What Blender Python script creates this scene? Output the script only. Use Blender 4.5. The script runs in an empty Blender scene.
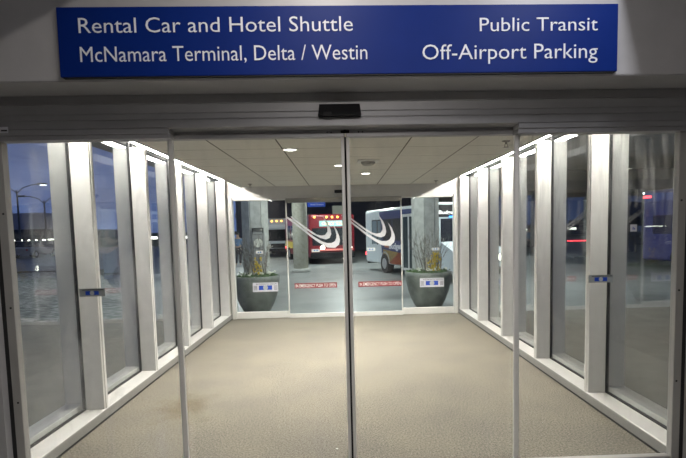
import bpy, bmesh, math, random
from mathutils import Vector, Matrix
random.seed(7)
C = bpy.context.scene.collection
PI = math.pi

# ------------------------------------------------------------------ camera
FPX, PITCH, ROLL, YAW, CX, CY = 497.2, .0791, .022, .035, 360.96, 270.24
EYE = Vector((-.031, 0, 1.56))
_c, _s = math.cos, math.sin
_R = Vector((_c(YAW), -_s(YAW), 0))
_F = Vector((_s(YAW)*_c(PITCH), _c(YAW)*_c(PITCH), -_s(PITCH)))
_U = Vector((_s(YAW)*_s(PITCH), _c(YAW)*_s(PITCH), _c(PITCH)))
_R2 = _R*_c(ROLL) - _U*_s(ROLL)
_U2 = _R*_s(ROLL) + _U*_c(ROLL)
cam = bpy.data.cameras.new('camera')
cam.sensor_fit = 'HORIZONTAL'
cam.sensor_width = 36
cam.lens = FPX/686*36
cam.shift_x = -(CX-343)/686
cam.shift_y = (CY-229)/686
cam.clip_start, cam.clip_end = .05, 500
co = bpy.data.objects.new('camera', cam)
C.objects.link(co)
m = Matrix((_R2, _U2, -_F)).transposed().to_4x4()
m.translation = EYE
co.matrix_world = m
bpy.context.scene.camera = co

def at(px, py, Y):
    """the point of the photographed place at depth Y seen at a pixel of the photograph (for measuring)"""
    d = _R2*((px-CX)/FPX) - _U2*((py-CY)/FPX) + _F
    return EYE + d*(Y/d.y)

# ------------------------------------------------------------------ world, exposure
sc = bpy.context.scene
vs = sc.view_settings
vs.view_transform = 'Standard'
vs.look = 'None'
vs.exposure = 0.0
vs.gamma = 1.0
vs.use_curve_mapping = False
sc.cycles.max_bounces = 10
sc.cycles.diffuse_bounces = 5
sc.cycles.glossy_bounces = 6
sc.cycles.transparent_max_bounces = 40
sc.cycles.sample_clamp_indirect = 4.0
w = bpy.data.worlds.new('dusk_sky')
sc.world = w
w.use_nodes = True
nt = w.node_tree
nt.nodes.clear()
def wn(t, **k):
    n = nt.nodes.new(t)
    for a, b in k.items():
        setattr(n, a, b)
    return n
tc = wn('ShaderNodeTexCoord')
sep = wn('ShaderNodeSeparateXYZ')
nt.links.new(tc.outputs['Generated'], sep.inputs[0])
ramp = wn('ShaderNodeValToRGB')
e = ramp.color_ramp.elements
e[0].position, e[0].color = 0.0, (.15, .215, .46, 1)
e[1].position, e[1].color = 0.5, (.045, .07, .17, 1)
a_ = e.new(.12); a_.color = (.115, .17, .39, 1)
nt.links.new(sep.outputs['Z'], ramp.inputs[0])
noi = wn('ShaderNodeTexNoise')
noi.inputs['Scale'].default_value = 5
noi.inputs['Detail'].default_value = 5
mp = wn('ShaderNodeMapping')
mp.inputs['Scale'].default_value = (1, 1, 4)
nt.links.new(tc.outputs['Generated'], mp.inputs[0])
nt.links.new(mp.outputs[0], noi.inputs['Vector'])
cr = wn('ShaderNodeValToRGB')
cr.color_ramp.elements[0].position, cr.color_ramp.elements[0].color = .35, (.72, .72, .76, 1)
cr.color_ramp.elements[1].position, cr.color_ramp.elements[1].color = .68, (1.25, 1.22, 1.15, 1)
nt.links.new(noi.outputs['Fac'], cr.inputs[0])
mul = wn('ShaderNodeMix', data_type='RGBA', blend_type='MULTIPLY')
mul.inputs[0].default_value = 1
nt.links.new(ramp.outputs[0], mul.inputs[6])
nt.links.new(cr.outputs[0], mul.inputs[7])
bg = wn('ShaderNodeBackground')
bg.inputs[1].default_value = 1.1
nt.links.new(mul.outputs[2], bg.inputs[0])
nt.links.new(bg.outputs[0], wn('ShaderNodeOutputWorld').inputs[0])

# ------------------------------------------------------------------ lights
def area(name, loc, sx, sy, power, col=(1, .93, .82), rot=(0, 0, 0), spread=180):
    l = bpy.data.lights.new(name, 'AREA')
    l.shape = 'RECTANGLE'
    l.size, l.size_y = sx, sy
    l.energy = power
    l.color = col
    l.spread = math.radians(spread)
    o = bpy.data.objects.new(name, l)
    C.objects.link(o)
    o.location = loc
    o.rotation_euler = rot
    return o
ENTRY_W, CANOPY_W, DOWN_W, BACK_W = 48, 470, 64, 26
# tube recessed in the ceiling of the hall in front of the doors
area('entrance_hall_tube', (-.11, 1.5, 3.36), .05, 1.3, ENTRY_W*.5, (1, .94, .88))
area('entrance_hall_tube', (1.31, 1.5, 3.36), .05, 1.3, ENTRY_W*.5, (.93, .94, 1))
area('added_header_fill', (.2, -.75, 3.03), 1.6, .25, BACK_W, (1, .95, .9), (math.radians(30), 0, 0))  # unseen fill light added behind the camera to brighten the near header
# lamps under the canopy of the bus forecourt behind the far doors
for k, (x, y) in enumerate([(0, 10.9), (-5, 18), (5, 15.0), (0, 24), (-6, 30), (6, 28)]):
    area('canopy_lamp', (x, y, 4.6), 1.2, 1.2, CANOPY_W*(.55, .9, .9, 1, .9, .9)[k], (.96, 1, .97))

# ------------------------------------------------------------------ materials
M = {}
def mat(name, col, rough=.5, metal=0, emit=None, strength=0, noise=None, spec=.5, coat=0, bump=None):
    """principled; noise = (scale, second colour, contrast lo, hi)"""
    if name in M:
        return M[name]
    mm = bpy.data.materials.new(name)
    mm.use_nodes = True
    n, l = mm.node_tree.nodes, mm.node_tree.links
    b = n['Principled BSDF']
    b.inputs['Base Color'].default_value = (*col, 1)
    b.inputs['Roughness'].default_value = rough
    b.inputs['Metallic'].default_value = metal
    b.inputs['Specular IOR Level'].default_value = spec
    b.inputs['Coat Weight'].default_value = coat
    if emit:
        b.inputs['Emission Color'].default_value = (*emit, 1)
        b.inputs['Emission Strength'].default_value = strength
    t = n.new('ShaderNodeTexCoord')
    x = n.new('ShaderNodeTexNoise')
    l.new(t.outputs['Object'], x.inputs['Vector'])
    r = n.new('ShaderNodeValToRGB')
    if noise:
        sc_, c2, lo, hi = noise
        x.inputs['Scale'].default_value = sc_
    else:
        c2, lo, hi = tuple(v*.93 for v in col), .3, .7
        x.inputs['Scale'].default_value = 9
    x.inputs['Detail'].default_value = 4
    r.color_ramp.elements[0].position, r.color_ramp.elements[0].color = lo, (*col, 1)
    r.color_ramp.elements[1].position, r.color_ramp.elements[1].color = hi, (*c2, 1)
    l.new(x.outputs['Fac'], r.inputs[0])
    l.new(r.outputs[0], b.inputs['Base Color'])
    if bump:
        bp = n.new('ShaderNodeBump')
        bp.inputs['Strength'].default_value = bump
        bp.inputs['Distance'].default_value = .01
        l.new(x.outputs['Fac'], bp.inputs['Height'])
        l.new(bp.outputs[0], b.inputs['Normal'])
    M[name] = mm
    return mm

def glass_mat(name, tint=(.93, .95, .94), dirt=.0, gain=1.0, streak=False, n_=1.52):
    mm = bpy.data.materials.new(name)
    mm.use_nodes = True
    n, l = mm.node_tree.nodes, mm.node_tree.links
    n.clear()
    out = n.new('ShaderNodeOutputMaterial')
    tr = n.new('ShaderNodeBsdfTransparent')
    tr.inputs[0].default_value = (*tint, 1)
    gl = n.new('ShaderNodeBsdfGlossy')
    gl.inputs['Roughness'].default_value = 0.0
    gl.inputs['Color'].default_value = (1, 1, 1, 1)
    geo = n.new('ShaderNodeNewGeometry')
    ior = n.new('ShaderNodeMix')             # 1.5 seen from outside, inverse from inside the sheet
    ior.inputs[2].default_value = n_
    ior.inputs[3].default_value = 1/n_
    l.new(geo.outputs['Backfacing'], ior.inputs[0])
    fr = n.new('ShaderNodeFresnel')
    l.new(ior.outputs[0], fr.inputs['IOR'])
    g = n.new('ShaderNodeMath'); g.operation = 'MULTIPLY'; g.use_clamp = True
    g.inputs[1].default_value = gain
    l.new(fr.outputs[0], g.inputs[0])
    mx = n.new('ShaderNodeMixShader')
    l.new(g.outputs[0], mx.inputs[0]); l.new(tr.outputs[0], mx.inputs[1]); l.new(gl.outputs[0], mx.inputs[2])
    if dirt:
        df = n.new('ShaderNodeBsdfDiffuse'); df.inputs[0].default_value = (.8, .8, .78, 1)
        tl = n.new('ShaderNodeBsdfTranslucent'); tl.inputs[0].default_value = (.8, .8, .78, 1)
        dd = n.new('ShaderNodeMixShader'); dd.inputs[0].default_value = .5
        l.new(df.outputs[0], dd.inputs[1]); l.new(tl.outputs[0], dd.inputs[2])
        t = n.new('ShaderNodeTexCoord'); mpn = n.new('ShaderNodeMapping')
        mpn.inputs['Scale'].default_value = (26, 26, 3) if streak else (5, 5, 2.2)
        x = n.new('ShaderNodeTexNoise'); x.inputs['Scale'].default_value = 1; x.inputs['Detail'].default_value = 6
        x.inputs['Distortion'].default_value = .8
        l.new(t.outputs['Object'], mpn.inputs[0]); l.new(mpn.outputs[0], x.inputs['Vector'])
        r = n.new('ShaderNodeValToRGB')
        r.color_ramp.elements[0].position, r.color_ramp.elements[0].color = .48, (0, 0, 0, 1)
        r.color_ramp.elements[1].position, r.color_ramp.elements[1].color = .80, (dirt, dirt, dirt, 1)
        l.new(x.outputs['Fac'], r.inputs[0])
        m2 = n.new('ShaderNodeMixShader')
        fo = r.outputs[0]
        if streak:                                   # grime runs down from the top edge only
            sz = n.new('ShaderNodeSeparateXYZ'); l.new(t.outputs['Object'], sz.inputs[0])
            mrn = n.new('ShaderNodeMapRange'); mrn.inputs[1].default_value = 1.35; mrn.inputs[2].default_value = 2.05
            mrn.inputs[3].default_value = .12; mrn.inputs[4].default_value = 1.3
            l.new(sz.outputs['Z'], mrn.inputs[0])
            mm2 = n.new('ShaderNodeMath'); mm2.operation = 'MULTIPLY'
            l.new(r.outputs[0], mm2.inputs[0]); l.new(mrn.outputs[0], mm2.inputs[1]); fo = mm2.outputs[0]
        l.new(fo, m2.inputs[0]); l.new(mx.outputs[0], m2.inputs[1]); l.new(dd.outputs[0], m2.inputs[2])
        mx = m2
    l.new(mx.outputs[0], out.inputs[0])
    M[name] = mm
    return mm

def tile_mat():
    mm = bpy.data.materials.new('ceiling_tile'); mm.use_nodes = True
    n, l = mm.node_tree.nodes, mm.node_tree.links
    b = n['Principled BSDF']; b.inputs['Roughness'].default_value = .9; b.inputs['Specular IOR Level'].default_value = .1
    g = n.new('ShaderNodeNewGeometry'); s = n.new('ShaderNodeSeparateXYZ'); l.new(g.outputs['Position'], s.inputs[0])
    def mth(op, a, bb=None):
        q = n.new('ShaderNodeMath'); q.operation = op
        for i, v in enumerate((a, bb)):
            if v is None: continue
            if isinstance(v, (int, float)): q.inputs[i].default_value = v
            else: l.new(v, q.inputs[i])
        return q.outputs[0]
    def line(sock, off, wdt):
        t = mth('PINGPONG', mth('ADD', sock, off), .305)
        return mth('LESS_THAN', t, wdt)
    a = line(s.outputs['X'], 6.1, .0065)
    c = line(s.outputs['Y'], 6.1-5.045, .0055)
    nz = n.new('ShaderNodeTexNoise'); nz.inputs['Scale'].default_value = 60
    l.new(g.outputs['Position'], nz.inputs['Vector'])
    r = n.new('ShaderNodeValToRGB')
    r.color_ramp.elements[0].position, r.color_ramp.elements[0].color = .3, (.74, .715, .65, 1)
    r.color_ramp.elements[1].position, r.color_ramp.elements[1].color = .7, (.82, .795, .73, 1)
    l.new(nz.outputs['Fac'], r.inputs[0])
    m1 = n.new('ShaderNodeMix'); m1.data_type = 'RGBA'
    l.new(c, m1.inputs[0]); l.new(r.outputs[0], m1.inputs[6]); m1.inputs[7].default_value = (.28, .26, .22, 1)
    m2 = n.new('ShaderNodeMix'); m2.data_type = 'RGBA'
    l.new(a, m2.inputs[0]); l.new(m1.outputs[2], m2.inputs[6]); m2.inputs[7].default_value = (.12, .11, .095, 1)
    l.new(m2.outputs[2], b.inputs['Base Color'])
    M['tile'] = mm
    return mm

def carpet_mat():
    mm = bpy.data.materials.new('carpet'); mm.use_nodes = True
    n, l = mm.node_tree.nodes, mm.node_tree.links
    b = n['Principled BSDF']; b.inputs['Roughness'].default_value = .95; b.inputs['Specular IOR Level'].default_value = .05
    g = n.new('ShaderNodeNewGeometry')
    x = n.new('ShaderNodeTexNoise'); x.inputs['Scale'].default_value = 72; x.inputs['Detail'].default_value = 6; x.inputs['Roughness'].default_value = .75
    l.new(g.outputs['Position'], x.inputs['Vector'])
    r = n.new('ShaderNodeValToRGB')
    r.color_ramp.elements[0].position, r.color_ramp.elements[0].color = .36, (.070, .063, .052, 1)
    r.color_ramp.elements[1].position, r.color_ramp.elements[1].color = .64, (.285, .262, .218, 1)
    l.new(x.outputs['Fac'], r.inputs[0])
    y = n.new('ShaderNodeTexNoise'); y.inputs['Scale'].default_value = 1.6; y.inputs['Detail'].default_value = 5
    l.new(g.outputs['Position'], y.inputs['Vector'])
    r2 = n.new('ShaderNodeValToRGB')
    r2.color_ramp.elements[0].position, r2.color_ramp.elements[0].color = .3, (.88, .88, .88, 1)
    r2.color_ramp.elements[1].position, r2.color_ramp.elements[1].color = .65, (1.05, 1.04, 1.0, 1)
    l.new(y.outputs['Fac'], r2.inputs[0])
    mu = n.new('ShaderNodeMix'); mu.data_type = 'RGBA'; mu.blend_type = 'MULTIPLY'; mu.inputs[0].default_value = 1
    l.new(r.outputs[0], mu.inputs[6]); l.new(r2.outputs[0], mu.inputs[7])
    # the worn brown stain near the left windows
    d = n.new('ShaderNodeVectorMath'); d.operation = 'SUBTRACT'; d.inputs[1].default_value = (-1.5, 4.45, 0)
    l.new(g.outputs['Position'], d.inputs[0])
    sc_ = n.new('ShaderNodeVectorMath'); sc_.operation = 'MULTIPLY'; sc_.inputs[1].default_value = (2.6, 1.9, 1)
    l.new(d.outputs[0], sc_.inputs[0])
    z = n.new('ShaderNodeTexNoise'); z.inputs['Scale'].default_value = 6; z.inputs['Detail'].default_value = 3
    l.new(g.outputs['Position'], z.inputs['Vector'])
    ln = n.new('ShaderNodeVectorMath'); ln.operation = 'LENGTH'; l.new(sc_.outputs[0], ln.inputs[0])
    ad = n.new('ShaderNodeMath'); ad.operation = 'ADD'; l.new(ln.outputs['Value'], ad.inputs[0])
    zz = n.new('ShaderNodeMath'); zz.operation = 'MULTIPLY'; zz.inputs[1].default_value = 1.6; l.new(z.outputs['Fac'], zz.inputs[0]); l.new(zz.outputs[0], ad.inputs[1])
    r3 = n.new('ShaderNodeValToRGB')
    r3.color_ramp.elements[0].position, r3.color_ramp.elements[0].color = .55, (.74, .70, .60, 1)
    r3.color_ramp.elements[1].position, r3.color_ramp.elements[1].color = 1.0, (1, 1, 1, 1)
    mr = n.new('ShaderNodeMath'); mr.operation = 'MULTIPLY'; mr.inputs[1].default_value = .62; l.new(ad.outputs[0], mr.inputs[0])
    l.new(mr.outputs[0], r3.inputs[0])
    m3 = n.new('ShaderNodeMix'); m3.data_type = 'RGBA'; m3.blend_type = 'MULTIPLY'; m3.inputs[0].default_value = 1
    l.new(mu.outputs[2], m3.inputs[6]); l.new(r3.outputs[0], m3.inputs[7])
    l.new(m3.outputs[2], b.inputs['Base Color'])
    bp = n.new('ShaderNodeBump'); bp.inputs['Strength'].default_value = .5; bp.inputs['Distance'].default_value = .004
    l.new(x.outputs['Fac'], bp.inputs['Height']); l.new(bp.outputs[0], b.inputs['Normal'])
    M['carpet'] = mm
    return mm

tile_mat(); carpet_mat()
glass_mat('door_glass', (.97, .98, .975), dirt=.05, gain=.55)
glass_mat('sidelight_glass', (.97, .98, .975), dirt=.16, gain=.6)
glass_mat('streaked_glass', (.97, .98, .975), dirt=.20, gain=.6, streak=True)
glass_mat('window_glass', (.95, .96, .955), gain=1.0, n_=1.6)
glass_mat('far_glass', (.95, .97, .965), gain=.6)
alu = mat('anodised_aluminium', (.74, .725, .69), .45, .2)
alud = mat('brushed_header', (.40, .395, .405), .42, .55)
alup = mat('grey_panel', (.47, .46, .465), .5, .15)
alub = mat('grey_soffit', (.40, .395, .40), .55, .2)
headl = mat('pale_header', (.72, .705, .67), .5, .1)
gask = mat('black_gasket', (.012, .012, .013), .6)
blk = mat('black_plastic', (.010, .010, .012), .6, spec=.25)
wht = mat('white_paint', (.8, .79, .76), .5)
lettw = mat('white_lettering', (.82, .83, .88), .5)
blu = mat('blue_sign_enamel', (.002, .020, .17), .45, spec=.18)
red = mat('red_label', (.20, .002, .010), .5)
rubber = mat('tyre_rubber', (.015, .015, .016), .8)
chrome = mat('wheel_metal', (.5, .5, .5), .3, .8)
led = mat('led_strip', (1, 1, 1), .5, emit=(1, .96, .90), strength=140)
dlt = mat('downlight_glow', (1, 1, 1), .5, emit=(1, .96, .86), strength=9)
dglass = mat('dark_bus_glass', (.012, .014, .018), .12)
conc = mat('column_concrete', (.38, .39, .36), .8, noise=(7, (.49, .50, .47), .35, .65), bump=.2)
pave = mat('forecourt_concrete', (.15, .165, .165), .42, noise=(1.1, (.24, .255, .255), .3, .7))
walk = mat('walkway_concrete', (.15, .145, .135), .75, noise=(3, (.20, .195, .18), .3, .7))
asph = mat('asphalt', (.10, .11, .13), .45, noise=(.8, (.16, .17, .20), .3, .7))
grav = mat('gravel', (.15, .16, .155), .9, noise=(6, (.42, .42, .41), .42, .62), bump=.8)
drk = mat('dark_wall', (.05, .052, .065), .8)

# ------------------------------------------------------------------ mesh helpers
class MB:
    def __init__(self):
        self.bm = bmesh.new()
    def box(self, x0, x1, y0, y1, z0, z1, bev=0, seg=1):
        mtx = Matrix.Translation(((x0+x1)/2, (y0+y1)/2, (z0+z1)/2)) @ Matrix.Diagonal((abs(x1-x0), abs(y1-y0), abs(z1-z0), 1))
        g = bmesh.ops.create_cube(self.bm, size=1, matrix=mtx)
        if bev:
            es = list({e for v in g['verts'] for e in v.link_edges})
            bmesh.ops.bevel(self.bm, geom=es, offset=bev, segments=seg, profile=.5, affect='EDGES', clamp_overlap=True)
        return self
    def tube(self, p0, p1, r0, r1=None, seg=12, caps=True):
        p0, p1 = Vector(p0), Vector(p1)
        r1 = r0 if r1 is None else r1
        d = p1-p0
        if d.length < 1e-6:
            return self
        mtx = Matrix.Translation((p0+p1)/2) @ d.to_track_quat('Z', 'Y').to_matrix().to_4x4()
        bmesh.ops.create_cone(self.bm, cap_ends=caps, segments=seg, radius1=r0, radius2=r1, depth=d.length, matrix=mtx)
        return self
    def ball(self, c, rx, ry=None, rz=None, u=14, v=9):
        ry = rx if ry is None else ry
        rz = rx if rz is None else rz
        bmesh.ops.create_uvsphere(self.bm, u_segments=u, v_segments=v, radius=1, matrix=Matrix.Translation(c) @ Matrix.Diagonal((rx, ry, rz, 1)))
        return self
    def lathe(self, prof, seg=32, c=(0, 0, 0)):
        rings = []
        for r, z in prof:
            if r < 1e-6:
                rings.append([self.bm.verts.new((c[0], c[1], c[2]+z))])
            else:
                rings.append([self.bm.verts.new((c[0]+r*math.cos(2*PI*k/seg), c[1]+r*math.sin(2*PI*k/seg), c[2]+z)) for k in range(seg)])
        for a, b in zip(rings, rings[1:]):
            for k in range(seg):
                k2 = (k+1) % seg
                vs_ = [a[0]] if len(a) == 1 else [a[k], a[k2]]
                vs_ += [b[0]] if len(b) == 1 else [b[k2], b[k]]
                if len(vs_) > 2:
                    self.bm.faces.new(vs_)
        return self
    def prism(self, pts, axis, d0, d1):
        """outline pts in the two other axes, extruded along axis"""
        def v3(p, d):
            return {'x': (d, p[0], p[1]), 'y': (p[0], d, p[1]), 'z': (p[0], p[1], d)}[axis]
        a = [self.bm.verts.new(v3(p, d0)) for p in pts]
        b = [self.bm.verts.new(v3(p, d1)) for p in pts]
        self.bm.faces.new(a)
        self.bm.faces.new(b[::-1])
        n = len(pts)
        for k in range(n):
            self.bm.faces.new((a[k], b[k], b[(k+1) % n], a[(k+1) % n]))
        return self
    def build(self, name, mt, parent=None, smooth=False, loc=None):
        bmesh.ops.recalc_face_normals(self.bm, faces=self.bm.faces[:])
        me = bpy.data.meshes.new(name)
        self.bm.to_mesh(me)
        self.bm.free()
        me.materials.append(mt)
        if smooth:
            for p in me.polygons:
                p.use_smooth = True
        o = bpy.data.objects.new(name, me)
        C.objects.link(o)
        if parent:
            o.parent = parent
        if loc is not None:
            o.location = loc
        return o

def tag(o, label, cat, group=None, kind=None):
    if label: o['label'] = label
    if cat: o['category'] = cat
    if group: o['group'] = group
    if kind: o['kind'] = kind
    return o
def empty(name, loc=(0, 0, 0), rz=0):
    o = bpy.data.objects.new(name, None)
    o.empty_display_size = .2
    C.objects.link(o)
    o.location = loc
    o.rotation_euler = (0, 0, rz)
    return o
def struct(o, label=None, cat=None):
    o['kind'] = 'structure'
    if label: o['label'] = label
    if cat: o['category'] = cat
    return o
def copy_tree(o, parent=None):
    c = o.copy(); C.objects.link(c)
    if parent: c.parent = parent
    for ch in list(o.children):
        copy_tree(ch, c)
    return c

_hcap = {}
def text(name, body, mt, parent, x0, x1, base, cap, y, bold=0.0, face=-1, rot=None, loc=None):
    """lettering standing in the xz plane at depth y, fitted between x0 and x1 with the given cap height"""
    def mk(s):
        cu = bpy.data.curves.new(name, 'FONT')
        cu.body = s
        cu.size = 1
        cu.offset = bold
        cu.extrude = .004
        cu.resolution_u = 3
        ob = bpy.data.objects.new(name, cu)
        C.objects.link(ob)
        dg = bpy.context.evaluated_depsgraph_get()
        me = bpy.data.meshes.new_from_object(ob.evaluated_get(dg))
        bpy.data.objects.remove(ob)
        bpy.data.curves.remove(cu)
        return me
    if bold not in _hcap:
        h = mk('H'); ys = [v.co.y for v in h.vertices]
        _hcap[bold] = (min(ys), max(ys)-min(ys))
    me = mk(body)
    xs = [v.co.x for v in me.vertices]
    xa, xb = min(xs), max(xs)
    zb, zh = _hcap[bold]
    for v in me.vertices:
        u = (v.co.x-xa)/(xb-xa)
        X = x0+(x1-x0)*u
        Z = base+(v.co.y-zb)/zh*cap
        v.co = (X, y-.0015+v.co.z*.3, Z)
    me.materials.append(mt)
    o = bpy.data.objects.new(name, me)
    C.objects.link(o)
    if parent: o.parent = parent
    if rot is not None: o.rotation_euler = rot
    if loc is not None: o.location = loc
    return o

# ================================================================== SETTING: floor, ceiling, walls of the glazed passage
YN, YF = 2.95, 9.11          # near and far door planes
struct(MB().box(-2.12, 2.12, 2.72, 9.16, -.08, 0).build('floor', M['carpet']), 'grey beige speckled carpet of the glazed passage', 'floor')
struct(MB().box(-1.815, 1.815, 3.10, 9.06, 2.39, 2.43).build('ceiling', M['tile']), 'beige square tile ceiling of the passage', 'ceiling')
for s, side in ((-1, 'left'), (1, 'right')):
    struct(MB().box(s*1.815, s*1.83, 3.10, 9.06, 2.375, 2.455).build('trim_1' if s < 0 else 'trim_2', wht), 'white metal edge of the ceiling along the %s wall' % side, 'trim')
struct(MB().box(-2.4, 2.4, 3.06, 9.2, 2.60, 2.75).build('wall_top', wht), 'white slab closing the light slots above the ceiling', 'roof')

nwin, ntrim = 0, 2
Z1, DM = 4.21, 1.1777
for s, side in ((-1, 'left'), (1, 'right')):
    wall = MB()
    a, b = sorted((s*2.09, s*2.34))
    wall.box(a, b, 3.03, 9.06, 0, .092, .003)                       # sill
    a, b = sorted((s*2.084, s*2.091))
    struct(MB().box(a, b, 3.03, 9.06, .016, .086, .001).build('trim_%d' % (32 if s < 0 else 33), mat('sill_front', (.30, .295, .28), .45, .3)), 'darker grey front of the %s sill' % side, 'trim')  # thin darker strip laid over the inner face of the sill
    a, b = sorted((s*2.09, s*2.34))
    a, b = sorted((s*2.12, s*2.34))
    ntrim += 1
    struct(MB().box(a, b, 3.03, 9.06, 2.545, 2.60).build('trim_%d' % (30 if s < 0 else 31), alu), 'aluminium head above the %s window wall' % side, 'trim')
    ntrim -= 1
    o = struct(wall.build('wall_'+side, alu), 'aluminium sill and head of the %s window wall' % side, 'wall')
    a, b = sorted((s*2.082, s*2.09))
    struct(MB().box(a, b, 3.03, 9.06, 0.0, .016).build('baseboard_'+side, gask), 'black joint between carpet and %s sill' % side, 'baseboard')
    ys = [3.03] + [Z1+k*DM for k in range(5)]
    for k in range(5):
        ntrim += 1
        y = Z1+k*DM
        a, b = sorted((s*2.095, s*2.42))  # outer fin beyond the pane added to imitate the mullion's reflection
        mu = MB()
        mu.box(a, b, y, y+.072, .092, 2.485, .003)
        a, b = sorted((s*2.088, s*2.096))
        mu.box(a, b, y+.022, y+.05, .092, 2.48, .002)
        o = struct(mu.build('trim_%d' % ntrim, alu), '%s mullion of the %s window wall counted from the near doors' % (('first', 'second', 'third', 'fourth', 'fifth')[k], side), 'mullion')
    for k in range(5):
        y0 = 3.03 if k == 0 else Z1+(k-1)*DM+.072
        y1 = Z1+k*DM
        nwin += 1
        wroot = struct(empty('window_%d' % nwin, (s*2.26, y0, .092)), '%s clear window pane of the %s wall counted from the near doors' % (('first', 'second', 'third', 'fourth', 'fifth')[k], side), 'window')
        L = y1-y0
        MB().box(-.006, .006, .012, L-.012, .012, 2.44).build('glass_pane', M['window_glass'], wroot)
        g = MB()
        for (p, q, r, t) in ((0, L, 0, .013), (0, L, 2.44, 2.453), (0, .013, .013, 2.44), (L-.013, L, .013, 2.44)):
            g.box(-.012, .012, p, q, r, t)
        g.build('gasket', gask, wroot)
        # outer sill of the frame, seen through the pane
        fr = MB()
        a, b = sorted((s*.012, s*.16))
        fr.box(a, b, 0, L, -.01, .055, .003)
        fr.build('outer_frame', alu, wroot)

# ---- far end: header, posts, sidelights, two sliding leaves
h = MB()
h.box(-2.16, 2.16, 9.10, 9.2, 2.205, 2.60)
for z in (2.26, 2.315, 2.37):
    h.box(-2.16, 2.16, 9.0965, 9.10, z, z+.048)
struct(h.build('wall_back', headl), 'pale metal header above the far doors', 'wall')
struct(MB().box(-2.06, 2.06, 9.085, 9.16, 2.145, 2.205, .003).build('trim_13', headl), 'metal rail capping the far glass panels', 'trim')
for s, k, side in ((-1, 14, 'left'), (1, 15, 'right')):
    a, b = sorted((s*2.0, s*2.075))
    p = MB().box(a, b, 9.05, 9.16, 0, 2.205, .004)
    a, b = sorted((s*2.10, s*2.17))
    p.box(a, b, 9.0, 9.2, 0, 2.60, .004)
    struct(p.build('trim_%d' % k, alu), 'corner post at the %s end of the far glass wall' % side, 'trim')

def sticker(name, parent, x0, x1, z0, z1, y, bg, bar=True):
    st = MB().box(x0, x1, y-.002, y, z0, z1).build(name, bg, parent)
    W, H = x1-x0, z1-z0
    cx = (x0+x1)/2
    MB().box(cx-.26*W, cx+.26*W, y-.003, y-.0019, z0+.2*H, z0+.68*H).build('blue_bar', mat('sticker_blue', (.01, .06, .42), .5), st)
    MB().tube((cx, y-.0035, z0+.44*H), (cx, y-.002, z0+.44*H), .27*H, seg=20).build('emblem', mat('sticker_grey', (.45, .47, .48), .5), st)
    text('lettering', 'AUTOMATIC DOOR', mat('sticker_ink', (.03, .03, .04), .6), st, x0+.12*W, x1-.05*W, z0+.77*H, .15*H, y-.002)
    if bar:
        f = MB()
        for s in (-1, 1):
            for j in range(4):
                f.box(cx+s*.40*W-.07*W, cx+s*.40*W+.07*W, y-.003, y-.0019, z0+(.2+.13*j)*H, z0+(.25+.13*j)*H)
        f.build('fine_print', mat('sticker_ink', (.03, .03, .04), .6), st)
    return st
stw = mat('sticker_white', (.62, .62, .66), .5)
def dot_label(parent, x0, x1, z0, z1, y):
    st = MB().box(x0, x1, y-.002, y, z0, z1).build('small_label', mat('label_white', (.62, .64, .62), .5), parent)
    W, H = x1-x0, z1-z0
    for cx in (x0+.33*W, x0+.67*W):
        MB().tube((cx, y-.003, (z0+z1)/2), (cx, y-.0015, (z0+z1)/2), .26*H, seg=14).build('blue_dot', mat('label_blue', (.08, .22, .5), .5), st)

SW_OUT = [(286,217.5),(295.3,224.6),(304,231.2),(311,237),(318,242.1),(327.4,247.4),(335,247.8),(339,244.5),(340,240),(339.3,236.3),(336.6,229.6),(332.8,224.4),
          (335,229.5),(336.3,234.2),(336.2,238.2),(334.5,241.5),(331.5,242.9),(327,243),(322.1,241.4),(315,237.2),(308.2,232.4),(300,226.2),(292.2,219.6),(287.5,216.6)]
SW_IN = [(290.2,216.6),(297,222.3),(304,227.9),(312.4,233.9),(320.7,238.1),(326,239.4),(329.6,238),(331.3,234),(330.6,229.5),(328.2,223.6),(322.5,215.6),
         (325.6,222),(327.4,227.5),(327.5,231.6),(325.4,234.9),(321.5,235.6),(316.6,234.5),(308.2,229.0),(299,222.2),(291.5,216.2)]
frost = mat('frosted_vinyl', (.72, .72, .74), .6)
far_door = []
for s, nm, word in ((-1, 'door_3', 'left'), (1, 'door_4', 'right')):
    d = struct(empty(nm, (s*.53, 9.06, 0)), '%s sliding glass leaf of the far doors' % word, 'door')
    x0, x1 = -.515, .515
    MB().box(x0+.016, x1-.016, -.006, .006, .075, 2.09).build('glass_pane', M['far_glass'], d)
    MB().box(x0, x1, -.02, .02, 0, .075, .003).build('bottom_rail', alu, d)
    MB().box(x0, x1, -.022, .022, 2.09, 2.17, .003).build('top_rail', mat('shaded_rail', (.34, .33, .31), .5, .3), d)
    for q, nmm in ((x0, 'stile'), (x1-.016, 'stile')):
        MB().box(q, q+.016, -.02, .02, .075, 2.09, .003).build(nmm, alu, d)
    # red push label
    lx0, lx1 = (-.93+.53, -.158+.53) if s < 0 else (.235-.53, 1.028-.53)
    lx0, lx1 = max(lx0, x0+.03), min(lx1, x1-.017)
    lb = MB().box(lx0, lx1, -.0085, -.0062, .537, .632).build('emergency_label', red, d)
    text('lettering', 'IN EMERGENCY PUSH TO OPEN', wht, lb, lx0+.02, lx1-.02, .555, .060, -.0085, bold=.008)
    lb['label'] = 'red emergency label'
    # the crescent emblem in frosted vinyl
    sh = 0 if s < 0 else 55
    for k, pts in enumerate((SW_OUT, SW_IN)):
        P = [at(px+sh, py-(2 if s > 0 else 0), 9.06) for px, py in pts]
        MB().prism([(p.x-s*.53, p.z) for p in P], 'y', -.0085, -.0062).build('crescent_decal', frost, d)
    sx = (-.60+.53, -.452+.53) if s < 0 else (.407-.53, .555-.53)
    dot_label(d, sx[0], sx[1], 1.194, 1.25, -.0062)
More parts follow.
